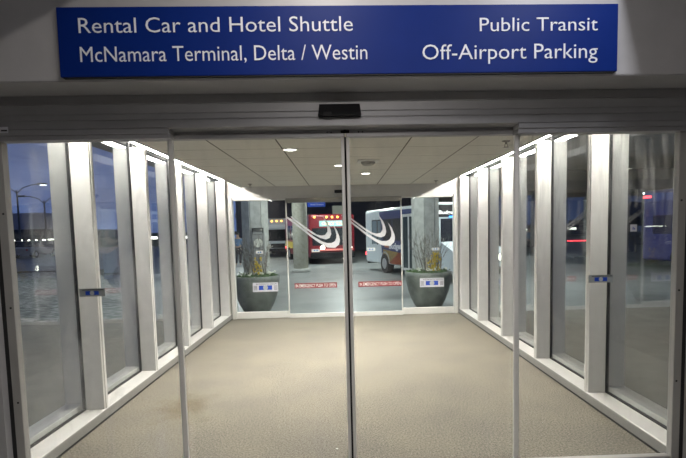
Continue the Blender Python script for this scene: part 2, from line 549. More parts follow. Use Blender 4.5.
for s, nm, word in ((-1, 'window_11', 'left'), (1, 'window_12', 'right')):
    d = struct(empty(nm, (s*1.525, 9.12, 0)), 'fixed glass panel on the %s of the far doors' % word, 'window')
    MB().box(-.475, .475, -.006, .006, .118, 2.145).build('glass_pane', M['far_glass'], d)
    MB().box(-.48, .48, -.03, .03, 0, .118, .004).build('bottom_rail', alu, d)
    q = s*-.475
    MB().box(q-.006, q+.006, -.018, .018, .118, 2.145).build('stile', alu, d)
    if s < 0:
        sticker('sticker', d, -1.698+1.525, -1.237+1.525, .487, .653, -.0065, stw)
        dot_label(d, -1.617+1.525, -1.49+1.525, 1.183, 1.24, -.0065)
    else:
        sticker('sticker', d, 1.375-1.525, 1.824-1.525, .495, .66, -.0065, stw)
        dot_label(d, 1.606-1.525, 1.736-1.525, 1.17, 1.222, -.0065)
        MB().box(1.95-1.525, 1.998-1.525, -.03, -.028, 2.16, 2.175).build('yellow_sticker', mat('yellow_tape', (.75, .5, .06), .5), d)
m_ = tag(empty('motion_sensor', (-.06, 9.09, 2.25)), 'small dark motion sensor on the pale header above the far doors', 'sensor')
MB().box(-.1, .1, -.05, .0, 0, .055, .008, 2).build('housing', blk, m_)
MB().box(-.07, .07, -.053, -.049, .008, .028).build('lens', gask, m_)

# ---- near end: sign wall, soffit, header, sidelights, two sliding leaves
wf = MB()
wf.box(-3.6, 3.6, 2.62, 3.06, 2.345, 3.5)
struct(wf.build('wall_front', alup), 'light grey metal panel wall carrying the blue sign', 'wall')
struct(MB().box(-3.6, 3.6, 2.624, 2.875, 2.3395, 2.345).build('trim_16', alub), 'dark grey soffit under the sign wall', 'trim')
hd = MB()
hd.box(-3.6, 3.6, 2.875, 3.06, 2.156, 2.345)
for z0, z1 in ((2.29, 2.338), (2.238, 2.287), (2.206, 2.236), (2.158, 2.203)):
    hd.box(-3.6, 3.6, 2.870, 2.875, z0, z1, .002)
struct(hd.build('trim_17', alud), 'grey grooved metal header over the near doors', 'trim')
for s, n0, side in ((-1, 18, 'left'), (1, 19, 'right')):
    a, b = sorted((s*.99, s*3.6))
    q = MB().box(a, b, 2.866, 2.965, 2.126, 2.156, .003)
    q.box(a, b, 2.875, 2.962, 2.10, 2.126, .003)
    struct(q.build('trim_%d' % n0, alud), 'grey head rail above the near %s glass panel' % side, 'trim')
struct(MB().box(-.99, .99, 2.985, 3.03, 2.148, 2.156).build('trim_20', gask), 'black track slot above the near sliding leaves', 'trim')
for s, side in ((-1, 'left'), (1, 'right')):
    jx = 1.935 if s < 0 else 1.972
    a, b = sorted((s*jx, s*(jx+.05)))
    j = MB().box(a, b, 2.915, 2.965, 0, 2.10, .003)
    jo = struct(j.build('trim_%d' % (21 if s < 0 else 22), mat('grey_jamb', (.42, .41, .39), .45, .3)), 'grey metal jamb at the %s edge of the near glass panels' % side, 'trim')
    for z in (.6, 1.16, 1.7):
        MB().tube((s*(jx+.02), 2.913, z), (s*(jx+.02), 2.917, z), .006, seg=10).build('screw', gask, jo)
    a, b = sorted((s*(jx+.05), s*(jx+.075)))
    struct(MB().box(a, b, 2.92, 3.03, 0, 2.10).build('trim_%d' % (23 if s < 0 else 24), gask), 'black gasket beside the %s jamb' % side, 'trim')
    a, b = sorted((s*(jx+.075), s*3.6))
    struct(MB().box(a, b, 2.87, 3.06, 0, 2.10).build('wall_front_'+side, alup), 'grey metal panel %s of the near doors' % side, 'wall')

for s, nm, word in ((-1, 'window_13', 'left'), (1, 'window_14', 'right')):
    d = struct(empty(nm, (s*1.465, 2.945, 0)), 'fixed glass panel on the %s of the near doors' % word, 'window')
    MB().box(-.465, .467 if s < 0 else .506, -.005, .005, .118, 2.10).build('glass_pane', M['sidelight_glass' if s < 0 else 'streaked_glass'], d)
    MB().box(-.47, .47 if s < 0 else .506, -.025, .025, 0, .122, .004).build('bottom_rail', mat('grey_jamb', (.42, .41, .39), .45, .3), d)
    q = -s*.462
    MB().box(q-.011, q+.011, -.012, .012, .122, 2.10).build('stile', alu, d)
    if s < 0:
        sticker('sticker', d, -1.573+1.465, -1.427+1.465, 1.212, 1.259, -.0055, mat('sticker_plate', (.30, .32, .31), .5), False)
    else:
        sticker('sticker', d, 1.447-1.465, 1.596-1.465, 1.216, 1.263, -.0055, mat('sticker_plate', (.30, .32, .31), .5), False)
        x, z = at(633, 228, 2.945).x-1.465, at(633, 228, 2.945).z
        sq = MB().box(x-.02, x+.02, -.007, -.0055, z-.021, z+.021).build('square_sticker', stw, d)
        text('lettering', 'h', mat('sticker_blue', (.01, .06, .42), .5), sq, x-.006, x+.006, z-.01, .017, -.007)
for s, nm, word in ((-1, 'door_1', 'left'), (1, 'door_2', 'right')):
    d = struct(empty(nm, (s*.52, 3.0, 0)), '%s sliding glass leaf of the near doors' % word, 'door')
    ox = -.006
    xa, xb = (-.518, .52-.013+ox+.01) if s < 0 else (-.52+.008+ox, .518)
    MB().box(xa+.02, xb-.02, -.005, .005, .10, 2.112).build('glass_pane', M['door_glass'], d)
    MB().box(xa, xb, -.02, .02, 0, .10, .003).build('bottom_rail', mat('grey_jamb', (.42, .41, .39), .45, .3), d)
    MB().box(xa, xb, -.022, .022, 2.112, 2.144, .003).box(xa, xb, -.018, .022, 2.144, 2.175).build('top_rail', alud, d)
    for q, w_, nmm in ((xa, .02, 'stile'), (xb-.02, .02, 'stile')):
        MB().box(q, q+w_, -.02, .02, .10, 2.112, .002).build(nmm, alu, d)
    # black gasket where the leaves meet
    q = xb if s < 0 else xa-.009
    MB().box(q, q+.009, -.015, .015, .02, 2.112).build('gasket', gask, d)
    inner = xb-.02 if s < 0 else xa+.02
    MB().box(min(inner, inner-s*-.03*-1), max(inner, inner-s*-.03*-1), -.027, -.02, 2.135, 2.150).build('latch', blk, d)
    for dx in (.055, .078):
        q = inner+s*dx
        MB().tube((q, -.024, 2.14), (q, -.0215, 2.14), .0042, seg=10).build('screw', gask, d)
sn = tag(empty('motion_sensor', (-.031, 2.868, 2.203)), 'black motion sensor box on the grooved header over the near doors', 'sensor')
hs = MB()
hs.prism([(-.120, 0), (.120, 0), (.112, .06), (-.112, .06)], 'y', -.05, 0)
hs.build('housing', blk, sn)
MB().box(-.09, -.045, -.053, -.05, -.004, .018, .003).build('lens', gask, sn)
p = at(4, 130, 2.866)
t_ = tag(empty('label_plate', (p.x, 2.8655, p.z)), 'small white rating label at the left end of the near head rail', 'label')
MB().box(-.022, .022, -.0015, 0, -.016, .016).build('plate', stw, t_)
MB().box(-.015, .018, -.0022, -.0014, -.008, 0).build('barcode', gask, t_)

# the blue sign
sg = tag(empty('wayfinding_sign', (0, 2.62, 2.36)), 'long blue wayfinding sign with white lettering on the grey wall', 'sign')
MB().box(-1.417, 1.411, -.022, 0, -.004, .332, .002).build('panel', blu, sg)
MB().box(-1.405, 1.398, -.018, 0, -.010, -.004).build('bottom_edge', gask, sg)
for s_, xa, xb, yb, yt, xm in (('Rental Car and Hotel Shuttle', 78.7, 353, 32.9, 18, 78.7), ('McNamara Terminal, Delta / Westin', 80.5, 367.5, 61.9, 46.9, 80),
                           ('Public Transit', 479.8, 597.7, 31.2, 17.8, 480), ('Off-Airport Parking', 422.5, 597.5, 59.3, 44.6, 440)):
    pa, pb = at(xa, yb, 2.596), at(xb, yb, 2.596)
    pt = at(xm, yt, 2.596); pbm = at(xm, yb, 2.596)
    t = text('lettering', s_, lettw, sg, pa.x, pb.x, pbm.z-2.36, pt.z-pbm.z, -.022, bold=-.004)
# ---- hall on the camera side: floor and ceiling with the recessed lamp
struct(MB().box(-3.6, 3.6, -4, 2.72, -.08, 0).build('floor_hall', mat('hall_floor', (.45, .44, .42), .6)), 'concrete floor in front of the near doors', 'floor')
struct(MB().box(-3.7, -3.6, -4, 2.9, 0, 3.5).build('wall_blocker_left', mat('blocker_grey', (.16, .16, .165), .7)), 'unseen grey wall added left of the hall to block sky light', 'wall')  # unseen side and back walls, added to keep blue sky light off the header
struct(MB().box(3.6, 3.7, -4, 2.9, 0, 3.5).build('wall_blocker_right', mat('blocker_grey', (.16, .16, .165), .7)), 'unseen grey wall added right of the hall to block sky light', 'wall')
struct(MB().box(-3.7, 3.7, -4.1, -4, 0, 3.5).build('wall_blocker_back', mat('blocker_grey', (.16, .16, .165), .7)), 'unseen grey wall added behind the camera to block sky light', 'wall')
c_ = MB()
for a in ((-3.6, -.72, -4, 2.62), (1.37, 3.6, -4, 2.62), (-.72, 1.37, -4, .3), (-.72, 1.37, 2.5, 2.62)):
    c_.box(*a, 3.05, 3.12)
c_.box(-.8, 1.45, .2, 2.6, 3.42, 3.5)
struct(c_.build('ceiling_hall', drk), 'dark ceiling of the hall with a recessed lamp bay', 'ceiling')

# ================================================================== lamps and fittings of the passage
for s, side in ((-1, 'left'), (1, 'right')):
    o = tag(empty('light_strip', (s*2.125, 3.1, 2.5)), 'glowing white light strip along the top of the %s window wall' % side, 'light', 'light strips of the passage')
    MB().box(-.02, .02, 0, 5.86, 0, .02).build('diffuser', led, o)
    MB().box(-.025, .025, -.005, 5.865, .02, .045).build('housing', alu, o)
for px, py, lb in ((290, 149.5, 'round recessed ceiling light nearest the near doors'), (339.5, 165.3, 'round recessed ceiling light beside the near door meeting stile'), (365.5, 173.3, 'round recessed ceiling light farthest in, right of the meeting stile')):
    d = _R2*((px-CX)/FPX) - _U2*((py-CY)/FPX) + _F
    p = EYE + d*((2.39-EYE.z)/d.z)
    o = tag(empty('ceiling_light', (p.x, p.y, 2.39)), lb, 'light', 'recessed ceiling lights')
    MB().lathe([(.062, 0), (.085, 0), (.085, -.006), (.075, -.009), (.062, -.004), (.062, 0)], 28).build('ring', wht, o, True)
    MB().lathe([(0, -.003), (.062, -.003), (.062, -.001), (0, -.001)], 28).build('diffuser', dlt, o)
    area('downlight', (p.x, p.y, 2.375), .11, .11, DOWN_W, (1, .95, .88), spread=150)
o = tag(empty('smoke_detector', (.293, 6.02, 2.39)), 'smoke detector on a square plate on the passage ceiling', 'detector')
MB().box(-.13, .13, -.13, .13, -.012, 0, .003).build('plate', wht, o)
MB().lathe([(.085, -.012), (.085, -.03), (.06, -.05), (.045, -.055), (0, -.055)], 24).build('dome', mat('grey_plastic', (.35, .34, .31), .5), o, True)
for (x, y), lb in (((-1.576, 8.557), 'ceiling sprinkler left, in front of the far doors'), ((1.587, 8.549), 'ceiling sprinkler right, in front of the far doors'), ((1.56, 4.808), 'ceiling sprinkler nearest, beside the right light strip')):
    o = tag(empty('sprinkler', (x, y, 2.39)), lb, 'sprinkler', 'ceiling sprinklers')
    g = mat('sprinkler_metal', (.25, .24, .22), .35, .6)
    MB().lathe([(0, 0), (.04, 0), (.036, -.008), (.012, -.01), (.012, -.03), (0, -.03)], 18).build('body', g, o, True)
    MB().tube((-.012, 0, -.028), (-.014, 0, -.055), .003).tube((.012, 0, -.028), (.014, 0, -.055), .003).build('frame', g, o)
    MB().lathe([(0, -.055), (.026, -.057), (.026, -.06), (0, -.06)], 18).build('deflector', g, o)
p = EYE + (lambda d: d*((-1.56)/d.z))(_R2*((337-CX)/FPX) - _U2*((449-CY)/FPX) + _F)
o = MB().prism([(-.008, -.004), (.007, -.006), (.009, .004), (-.004, .006)], 'z', .001, .004).build('paper_scrap', wht, loc=(p.x, p.y, 0))
tag(o, 'tiny white paper scrap on the carpet near the meeting stile', 'litter')

# ================================================================== OUTSIDE: grounds
GZ = -.15
struct(MB().box(-9.5, 60, 11.2, 46, GZ-.1, GZ).build('floor_forecourt', pave), 'grey concrete forecourt of the bus stops', 'ground')
struct(MB().box(-4.4, 9, 9.16, 11.2, GZ-.1, -.01, .01).build('floor_kerb', pave), 'raised concrete kerb outside the far doors', 'ground')
g = MB().box(-9, -2.34, 2.4, 9.4, GZ-.1, -.01)
struct(g.build('floor_walkway', walk), 'concrete walkway outside the left windows', 'ground')
struct(MB().box(2.34, 12, 2.4, 9.2, GZ-.1, -.012).build('floor_walkway_right', walk), 'concrete walkway outside the right windows', 'ground')
o = MB().prism([(-4.4, 9.41), (-30, 9.41), (-30, 23.5), (-11.5, 23.5), (-4.6, 11.0)], 'z', GZ-.1, -.03).build('gravel_bed', grav)
tag(o, 'dark gravel planting bed outside the left windows', 'gravel', kind='stuff')
o = MB().prism([(-11.3, 23.5), (-30, 23.5), (-30, 23.75), (-11.3, 23.75)], 'z', GZ-.1, .02).build('kerb', mat('kerb_dark', (.06, .06, .065), .7))
tag(o, 'dark kerb between gravel bed and road on the left', 'kerb')
struct(MB().box(-200, -9.5, 11.2, 150, GZ-.3, GZ-.101).build('floor_road', asph), 'dark asphalt road and lot on the left', 'ground')
struct(MB().box(-140, -9.5, 24, 70, GZ-.101, GZ-.02).build('floor_lane', asph), 'asphalt road beyond the gravel', 'ground')

struct(MB().box(2.5, 17, 1.5, 9.15, 3.45, 3.7).box(2.5, 17, 9.15, 13.5, 3.45, 3.7).build('ceiling_walkway', mat('canopy_concrete', (.16, .16, .17), .8)), 'concrete canopy over the right walkway', 'canopy')
# forecourt canopy and back wall
struct(MB().box(-9.5, 30, 9.2, 46, 5.0, 5.5).build('ceiling_forecourt', mat('canopy_concrete', (.16, .16, .17), .8)), 'concrete canopy over the bus forecourt', 'canopy')
bw = MB().box(-9.3, 40, 44, 44.6, GZ, 5.0)
for x in range(-9, 40, 4):
    bw.box(x, x+.5, 43.6, 44, GZ, 5.0)
bw.box(-9.3, 40, 43.7, 44, 2.9, 3.3)
struct(bw.build('wall_forecourt', mat('navy_wall', (.07, .075, .11), .7)), 'dark wall at the back of the bus forecourt', 'wall')

# concrete columns
def column(x, y, r, z1, label, fluted=True):
    o = tag(empty('concrete_column', (x, y, GZ)), label, 'column', 'forecourt columns')
    b = MB()
    if fluted:
        pts = []
        n = 8
        for k in range(n):
            a0, a1 = 2*PI*(k+.5)/n+.2, 2*PI*(k+1.5)/n+.2
            for t in (.06, .94):
                a = a0+(a1-a0)*t
                pts.append((r*math.cos(a)*(1), r*math.sin(a)))
            pts.append((r*.93*math.cos(a1), r*.93*math.sin(a1)))
        b.prism(pts, 'z', .0, z1)
        b.build('shaft', conc, o)
    else:
        b.lathe([(0, 0), (r, 0), (r, z1), (0, z1)], 28)
        b.build('shaft', mat('pale_concrete', (.48, .47, .38), .8, noise=(9, (.58, .57, .48), .35, .65)), o, True)
    return o
cl = column(at(256, 250, 13.2).x, 13.2, .36, 5.2, 'grey fluted concrete column behind the left planter')
column(at(425.5, 250, 13.2).x, 13.2, .36, 5.2, 'grey fluted concrete column behind the right planter')
co_ = column(at(300.5, 250, 21.5).x, 21.5, .32, 5.2, 'round pale concrete column in front of the red bus', False)
MB().lathe([(.32, 0), (.4, 0), (.4, .12), (.34, .16), (.32, .16)], 28).build('base', conc, co_, True)
# notice disc and box on the left column
p = at(258.5, 243, 12.8)
MB().box(p.x-.16-cl.location.x, p.x+.16-cl.location.x, 12.79-13.2, 12.87-13.2, 1.2-GZ-.45, 1.58-GZ, .01).build('plate', mat('plate_grey', (.33, .335, .32), .6), cl)
MB().tube((p.x-cl.location.x, 12.77-13.2, p.z-GZ), (p.x-cl.location.x, 12.795-13.2, p.z-GZ), .11, seg=28).build('disc', mat('disc_beige', (.85, .84, .72), .5), cl)
p = at(257, 231.5, 12.7)
fr = MB()
for a in ((-.14, .14, .07, .09), (-.14, .14, -.09, -.075), (-.14, -.12, -.09, .09), (.12, .14, -.09, .09)):
    fr.box(p.x+a[0]-cl.location.x, p.x+a[1]-cl.location.x, -.41, -.33, p.z+a[2]-GZ, p.z+a[3]-GZ)
fr.build('bracket', gask, cl)

# planters with twigs and flowers
potm = mat('planter_stone', (.105, .118, .108), .6, noise=(6, (.165, .18, .165), .35, .65))
def planter(px, label, seed, lean, ncol):
    rnd = random.Random(seed)
    Y = 10.0
    x = at(px, 300, Y).x
    o = tag(empty('planter', (x, Y, -.01)), label, 'planter', 'planters beyond the far doors')
    prof = [(0, 0), (.25, 0), (.275, .03), (.345, .16), (.405, .32), (.445, .50), (.465, .64), (.47, .715), (.445, .725), (.425, .715), (.42, .66), (0, .66)]
    MB().lathe(prof, 48).build('pot', potm, o, True)
    MB().lathe([(.42, .655), (.30, .69), (0, .70)], 32).build('soil', mat('soil', (.03, .024, .018), .9), o, True)
    bl = MB(); fo = MB(); wf_ = MB(); gr = MB()
    for k in range(24):
        a = rnd.uniform(0, 2*PI); r0 = rnd.uniform(.02, .22)
        p0 = Vector((r0*math.cos(a), r0*math.sin(a), .68))
        d = Vector((math.cos(a)*rnd.uniform(.05, .42), math.sin(a)*.25, 1)).normalized()
        L = rnd.uniform(.55, .98)
        n = 5; pts = [p0]; tw = MB()
        for j in range(n):
            d = (d+Vector((rnd.uniform(-.12, .12), rnd.uniform(-.12, .12), 0))).normalized()
            pts.append(pts[-1]+d*L/n)
        for j in range(n):
            tw.tube(pts[j], pts[j+1], .0055*(1-j/(n+1.5)), .0055*(1-(j+1)/(n+1.5)), seg=5)
        for j in range(1, n):
            for q in range(2):
                e_ = (d+Vector((rnd.uniform(-.8, .8), rnd.uniform(-.5, .5), rnd.uniform(-.1, .3)))).normalized()
                tw.tube(pts[j], pts[j]+e_*rnd.uniform(.08, .2), .004, .002, seg=4)
                if rnd.random() < .5:
                    bud = pts[j]+e_*rnd.uniform(.06, .16)
                    bl.ball(bud, .009, u=6, v=4)
        tw.build('twig', mat('twig_bark', (.17, .15, .125), .8), o)
    for k in range(ncol):
        cx, cz = rnd.gauss(lean, .05), rnd.uniform(.74, 1.10)
        fo.ball((cx+.10*(cz-.74), rnd.uniform(-.16, -.04), cz), rnd.uniform(.012, .024), u=7, v=5)
    for k in range(3):
        xx = lean-.17+.14*k+rnd.uniform(-.02, .02)
        gr.tube((xx, -.1, .68), (xx+rnd.uniform(-.08, .08), -.1, .68+rnd.uniform(.2, .46)), .012, .016, seg=6)
    lf = MB()
    for k in range(150):
        a = rnd.uniform(0, 2*PI); r0 = .44*math.sqrt(rnd.uniform(.2, 1))
        c0 = Vector((r0*math.cos(a), r0*math.sin(a), .70+rnd.uniform(0, .05)))
        lf.ball(c0, rnd.uniform(.015, .032), rnd.uniform(.015, .03), rnd.uniform(.008, .02), u=6, v=4)
    for k in range(17):
        a = rnd.uniform(0, 2*PI); r0 = rnd.uniform(.2, .40)
        for j in range(3):
            wf_.ball((r0*math.cos(a)+rnd.uniform(-.03, .03), r0*math.sin(a)+rnd.uniform(-.03, .03), .75+rnd.uniform(0, .05)), .017, .017, .012, u=7, v=5)
    bl.build('buds', mat('bud_white', (.6, .6, .55), .6), o)['kind'] = 'stuff'
    fo.build('yellow_blossom', mat('blossom_yellow', (.62, .45, .03), .6), o)['kind'] = 'stuff'
    gr.build('stake', mat('pale_stake', (.5, .44, .34), .7), o)
    lf.build('foliage', mat('leaf_green', (.05, .11, .025), .6), o)['kind'] = 'stuff'
    wf_.build('white_flowers', mat('petal_white', (.75, .76, .66), .6), o)['kind'] = 'stuff'
planter(257, 'stone planter with bare twigs beyond the left far panel', 3, .03, 40)
planter(428.5, 'stone planter with twigs and yellow blossom beyond the right far panel', 5, .10, 110)

# ------------------------------------------------------------------ vehicles
def wheel(parent, x, y, r=.4, w=.26):
    s = 1 if y > 0 else -1
    o = MB().tube((0, -w/2, 0), (0, w/2, 0), r, seg=28).build('wheel', rubber, parent, loc=(x, y, r))
    MB().tube((0, s*w/2, 0), (0, s*(w/2+.02), 0), r*.58, r*.5, seg=24).build('hub', chrome, o)
    return o
def lamp(parent, name, p0, p1, r, mt):
    return MB().tube(p0, p1, r, seg=14).build(name, mt, parent)
hl = mat('headlamp_glow', (1, 1, 1), .3, emit=(1, .93, .8), strength=11)
am = mat('marker_amber', (1, .4, .05), .4, emit=(1, .42, .06), strength=7)
tl = mat('tail_red', (.8, .02, .02), .4, emit=(1, .05, .06), strength=7)
def van_body(L, W, H, zb=.35, nose=.0, bev=.12):
    b = MB()
    b.box(-L/2, L/2, -W/2, W/2, zb, H, bev, 3)
    return b

# red bus, front towards the doors
F2 = Vector((.286, -.958)); rz = math.atan2(F2.y, F2.x)
L, W, H = 7.0, 2.5, 2.62
o = tag(empty('bus', (-1.58, 29.7, GZ), rz), 'red shuttle bus with lit headlamps behind the round column', 'bus')
redp = mat('bus_red', (.17, .008, .014), .3, coat=.4)
van_body(L, W, H).build('body', redp, o)
MB().box(L/2-.02, L/2+.012, -W/2+.16, W/2-.16, .98, 1.90, .01).build('windshield', dglass, o)
db = MB().box(L/2-.02, L/2+.02, -W/2+.55, W/2-.35, 1.98, 2.28).build('destination_sign', mat('sign_glow', (.3, .5, .5), .4, emit=(.30, .55, .55), strength=.5), o)
t = text('lettering', 'ONLY TAXI', mat('sign_yellow', (.9, .8, .3), .4, emit=(1, .85, .25), strength=1.4), db, -.66, .66, 2.06, .15, 0, bold=.02)
t.rotation_euler = (0, 0, PI/2); t.location = (L/2+.022, .1, 0)
for y in (-.55, .95):
    lamp(o, 'headlight', (L/2, y, .86), (L/2+.03, y, .86), .12, hl)
MB().box(L/2, L/2+.05, -W/2+.12, W/2-.12, .70, .80, .01).build('bumper_stripe', mat('stripe_glow', (.62, .2, .18), .4, emit=(1, .25, .2), strength=.35), o)  # faint glow put into the stripe's material, no lamp behind it
MB().box(L/2-.02, L/2+.1, -W/2+.05, W/2-.05, .30, .62, .03).build('bumper', blk, o)
for y in (-.95, -.3, 0, .3, .95):
    lamp(o, 'marker_light', (L/2-.02, y, 2.47), (L/2+.03, y, 2.47), .055, am)
for k in range(4):
    for s in (-1, 1):
        x = -L/2+.55+k*1.45
        MB().box(x, x+1.3, s*W/2-.01, s*W/2+.012, 1.25, 2.12, .01).build('side_window', dglass, o)
for s in (-1, 1):
    st = MB().prism([(-L/2+.1, .72), (L/2-1.2, .78), (L/2-1.6, 1.02), (-L/2+.1, 1.18)], 'y', s*W/2-.005, s*W/2+.012)
    st.build('side_stripe', mat('stripe_olive', (.45, .36, .03), .4), o)
for x in (-2.2, 2.2):
    for y in (-W/2+.12, W/2-.12):
        wheel(o, x, y)
lamp(o, 'tail_light', (-L/2+.1, -W/2-.012, .75), (-L/2+.1, -W/2+.01, .75), .07, tl)

# blue and white shuttle, side and front visible
F2 = Vector((.32, -.947)); rz = math.atan2(F2.y, F2.x)
L, W, H = 6.4, 2.1, 2.58
o = tag(empty('bus', (2.98, 19.3, GZ), rz), 'white and navy shuttle bus with folding door behind the right planter column', 'bus')
white = mat('bus_white', (.70, .77, .80), .35, coat=.4)
navy = mat('bus_navy', (.03, .045, .16), .35, coat=.4)
van_body(L, W, H).build('body', white, o)
for s in (-1, 1):
    MB().prism([(-1.3, .40), (L/2-.5, .40), (L/2-.5, 2.46), (-1.55, 2.46)], 'y', s*W/2-.01, s*W/2+.008).build('blue_panel', navy, o)
    org = MB(); yel = MB()
    org.prism([(-.75, .40), (L/2-.5, .40), (L/2-.5, .95), (.2, .85)], 'y', s*W/2-.01, s*W/2+.014)
    yel.prism([(-1.28, .40), (-.6, .40), (.25, .86), (-1.2, .95)], 'y', s*W/2-.01, s*W/2+.013)
    org.build('orange_panel', mat('panel_orange', (.45, .11, .03), .4), o)
    yel.build('yellow_panel', mat('panel_yellow', (.50, .34, .08), .4), o)
for s in (-1, 1):
    for k, (a, b) in enumerate(((-2.35, -1.85), (-1.75, -1.28), (-1.15, -.35), (-.25, .45))):
        wd = MB().box(a, b, s*W/2-.01, s*W/2+.016, 1.15 if k < 2 else 1.3, 2.12, .03).build('side_window', gask if k > 1 else mat('grey_window', (.22, .28, .32), .2), o)
        f = MB()
        for q in ((a-.04, a, 1.12, 2.14), (b, b+.04, 1.12, 2.14), (a, b, 2.1, 2.15)):
            f.box(q[0], q[1], s*W/2-.01, s*W/2+.02, q[2], q[3])
        f.build('frame', gask, wd)
# folding door on the near side (its right-hand side)
dr = MB()
x0, x1 = 3.83-3.2, 4.87-3.2
for a, b in ((x0, x0+.07), (x0+.48, x0+.58), (x1-.07, x1)):
    dr.box(a, b, -W/2-.03, -W/2+.02, .22, 2.28)
dr.box(x0, x1, -W/2-.03, -W/2+.02, .22, .32); dr.box(x0, x1, -W/2-.03, -W/2+.02, 2.18, 2.28)
dro = dr.build('door', wht, o)
for a, b in ((x0+.07, x0+.48), (x0+.58, x1-.07)):
    MB().box(a, b, -W/2-.018, -W/2+.015, .32, 2.18).build('door_glass', mat('door_glass_dark', (.05, .07, .075), .15), dro)
t = text('lettering', 'AVIS', mat('logo_orange', (.8, .25, .05), .5), o, -1.05, -.65, 1.02, .16, -W/2-.011, bold=.02)
t = text('lettering', 'Budget', lettw, o, -.6, .55, .98, .24, -W/2-.011, bold=.03)
MB().box(L/2-.02, L/2+.012, -W/2+.12, W/2-.12, 1.28, 2.05, .03).build('windshield', dglass, o)
MB().box(L/2-.02, L/2+.02, -W/2+.05, W/2-.05, 2.10, 2.50, .02).build('sign_box', gask, o)
for wtxt, y0, y1, z, hh, mt_ in (('Budget', -1.0, -.40, 2.19, .12, mat('led_white', (.9, .9, .9), .4, emit=(.9, .85, .8), strength=1.2)),):
    t = text('lettering', wtxt, mt_, o, y0, y1, z, hh, 0, bold=.02)
    t.rotation_euler = (0, 0, PI/2); t.location = (L/2+.024, 0, 0)
MB().box(L/2-.02, L/2+.03, -.40, .30, 2.40, 2.45).build('marker_light', am, o)
MB().box(L/2-.02, L/2+.03, -.62, .30, 2.09, 2.13).build('blue_light', mat('blue_glow', (.05, .3, .9), .4, emit=(.05, .35, 1), strength=4), o)
hd_ = MB(); hd_.prism([(L/2-.3, .4), (L/2+.85, .4), (L/2+.9, .85), (L/2+.7, 1.05), (L/2-.1, 1.34), (L/2-.3, 1.34)], 'y', -W/2+.1, W/2-.1)
hd_.build('hood', white, o)
MB().box(L/2+.85, L/2+.93, -.6, .6, .55, .85, .02).build('grille', blk, o)
MB().box(L/2+.78, L/2+.98, -W/2+.08, W/2-.08, .25, .48, .03).build('bumper', blk, o)
for y in (-.72, .72):
    lamp(o, 'headlight', (L/2+.86, y, .78), (L/2+.92, y, .78), .085, hl)
for x in (-1.05, 2.55):
    for y in (-W/2+.1, W/2-.1):
        wheel(o, x, y, .38)
        s = 1 if y > 0 else -1
for s in (-1, 1):
    ar = MB()
    pts = [(-1.05+.50*math.cos(a*PI/12), .38+.50*math.sin(a*PI/12)) for a in range(13)] + [(-1.05+.42*math.cos(a*PI/12), .38+.42*math.sin(a*PI/12)) for a in range(12, -1, -1)]
    ar.prism(pts, 'y', s*W/2-.01, s*W/2+.03)
    ar.build('wheel_arch', white, o)
lamp(o, 'tail_light', (-L/2+.08, -W/2-.012, .72), (-L/2+.08, -W/2+.02, .72), .06, tl)
lb = MB().box(-L/2-.03, -L/2+.02, -W/2+.1, W/2-.1, .28, .5, .02).build('bumper', blk, o)

# pale truck between the left column and the red bus
p = at(277, 250, 35)
o = tag(empty('truck', (p.x, 38.2, GZ), -PI/2+.02), 'pale box truck with amber roof lights between left column and red bus', 'truck')
tw_ = mat('truck_pale', (.42, .46, .50), .4)
MB().box(-3.2, 1.6, -1.15, 1.15, .5, 2.75, .08, 2).build('box', tw_, o)
cb = MB(); cb.prism([(1.6, .4), (3.0, .4), (3.05, .95), (2.75, 1.15), (2.3, 1.95), (1.6, 1.98)], 'y', -1.05, 1.05); cb.build('cab', tw_, o)
ws = MB(); ws.prism([(2.79, 1.13), (2.81, 1.15), (2.36, 1.94), (2.33, 1.92)], 'y', -.92, .92); ws.build('windshield', dglass, o)
MB().box(1.6, 1.63, -.9, .9, 2.05, 2.3).build('front_sign', mat('sign_pale', (.6, .62, .65), .4), o)
for y in (-.55, -.2, .15, .5):
    lamp(o, 'marker_light', (1.6, y, 2.55), (1.66, y, 2.55), .06, am)
for y in (-.75, .75):
    lamp(o, 'headlight', (3.02, y, .80), (3.09, y, .80), .13, mat('headlamp_warm', (1, .8, .5), .3, emit=(1, .75, .4), strength=14))
MB().box(3.0, 3.15, -1.0, 1.0, .35, .6, .03).build('bumper', blk, o)
MB().box(3.0, 3.07, -.5, .5, .65, .95).build('grille', blk, o)
for x in (-2.2, 2.3):
    for y in (-.95, .95):
        wheel(o, x, y)

# dark blue bus outside the right windows
p = at(641, 266, 19.0)
F2 = Vector((.25, -.968)); rz = math.atan2(F2.y, F2.x)
L, W, H = 9.0, 2.5, 3.0
lf_ = Vector((-F2.y, F2.x))
cxy = Vector((p.x, 19.0)) + F2*L/2 + lf_*W/2
o = tag(empty('bus', (cxy.x, cxy.y, GZ), rz), 'dark blue coach with red corner lamp outside the right windows', 'bus')
db_ = mat('coach_blue', (.03, .035, .20), .4, coat=.3)
van_body(L, W, H).build('body', db_, o)
for s in (-1, 1):
    for k in range(5):
        x = -L/2+.5+k*1.6
        MB().box(x, x+1.5, s*W/2-.01, s*W/2+.012, 1.35, 2.05, .02).build('side_window', mat('coach_window', (.03, .03, .07), .2), o)
MB().box(L/2-.02, L/2+.012, -W/2+.12, W/2-.12, 1.1, 2.5, .03).build('windshield', dglass, o)
MB().box(-L/2-.012, -L/2+.02, -W/2+.3, W/2-.3, 1.5, 2.3, .03).build('rear_window', dglass, o)
for x in (-2.6, 2.8):
    for y in (-W/2+.12, W/2-.12):
        wheel(o, x, y, .46)
for s in (-1, 1):
    for xc in (-2.6, 2.8):
        ar = MB().prism([(xc+.62*math.cos(a*PI/12), .42+.62*math.sin(a*PI/12)) for a in range(13)], 'y', s*W/2-.02, s*W/2+.006)
        ar.build('wheel_arch', rubber, o)
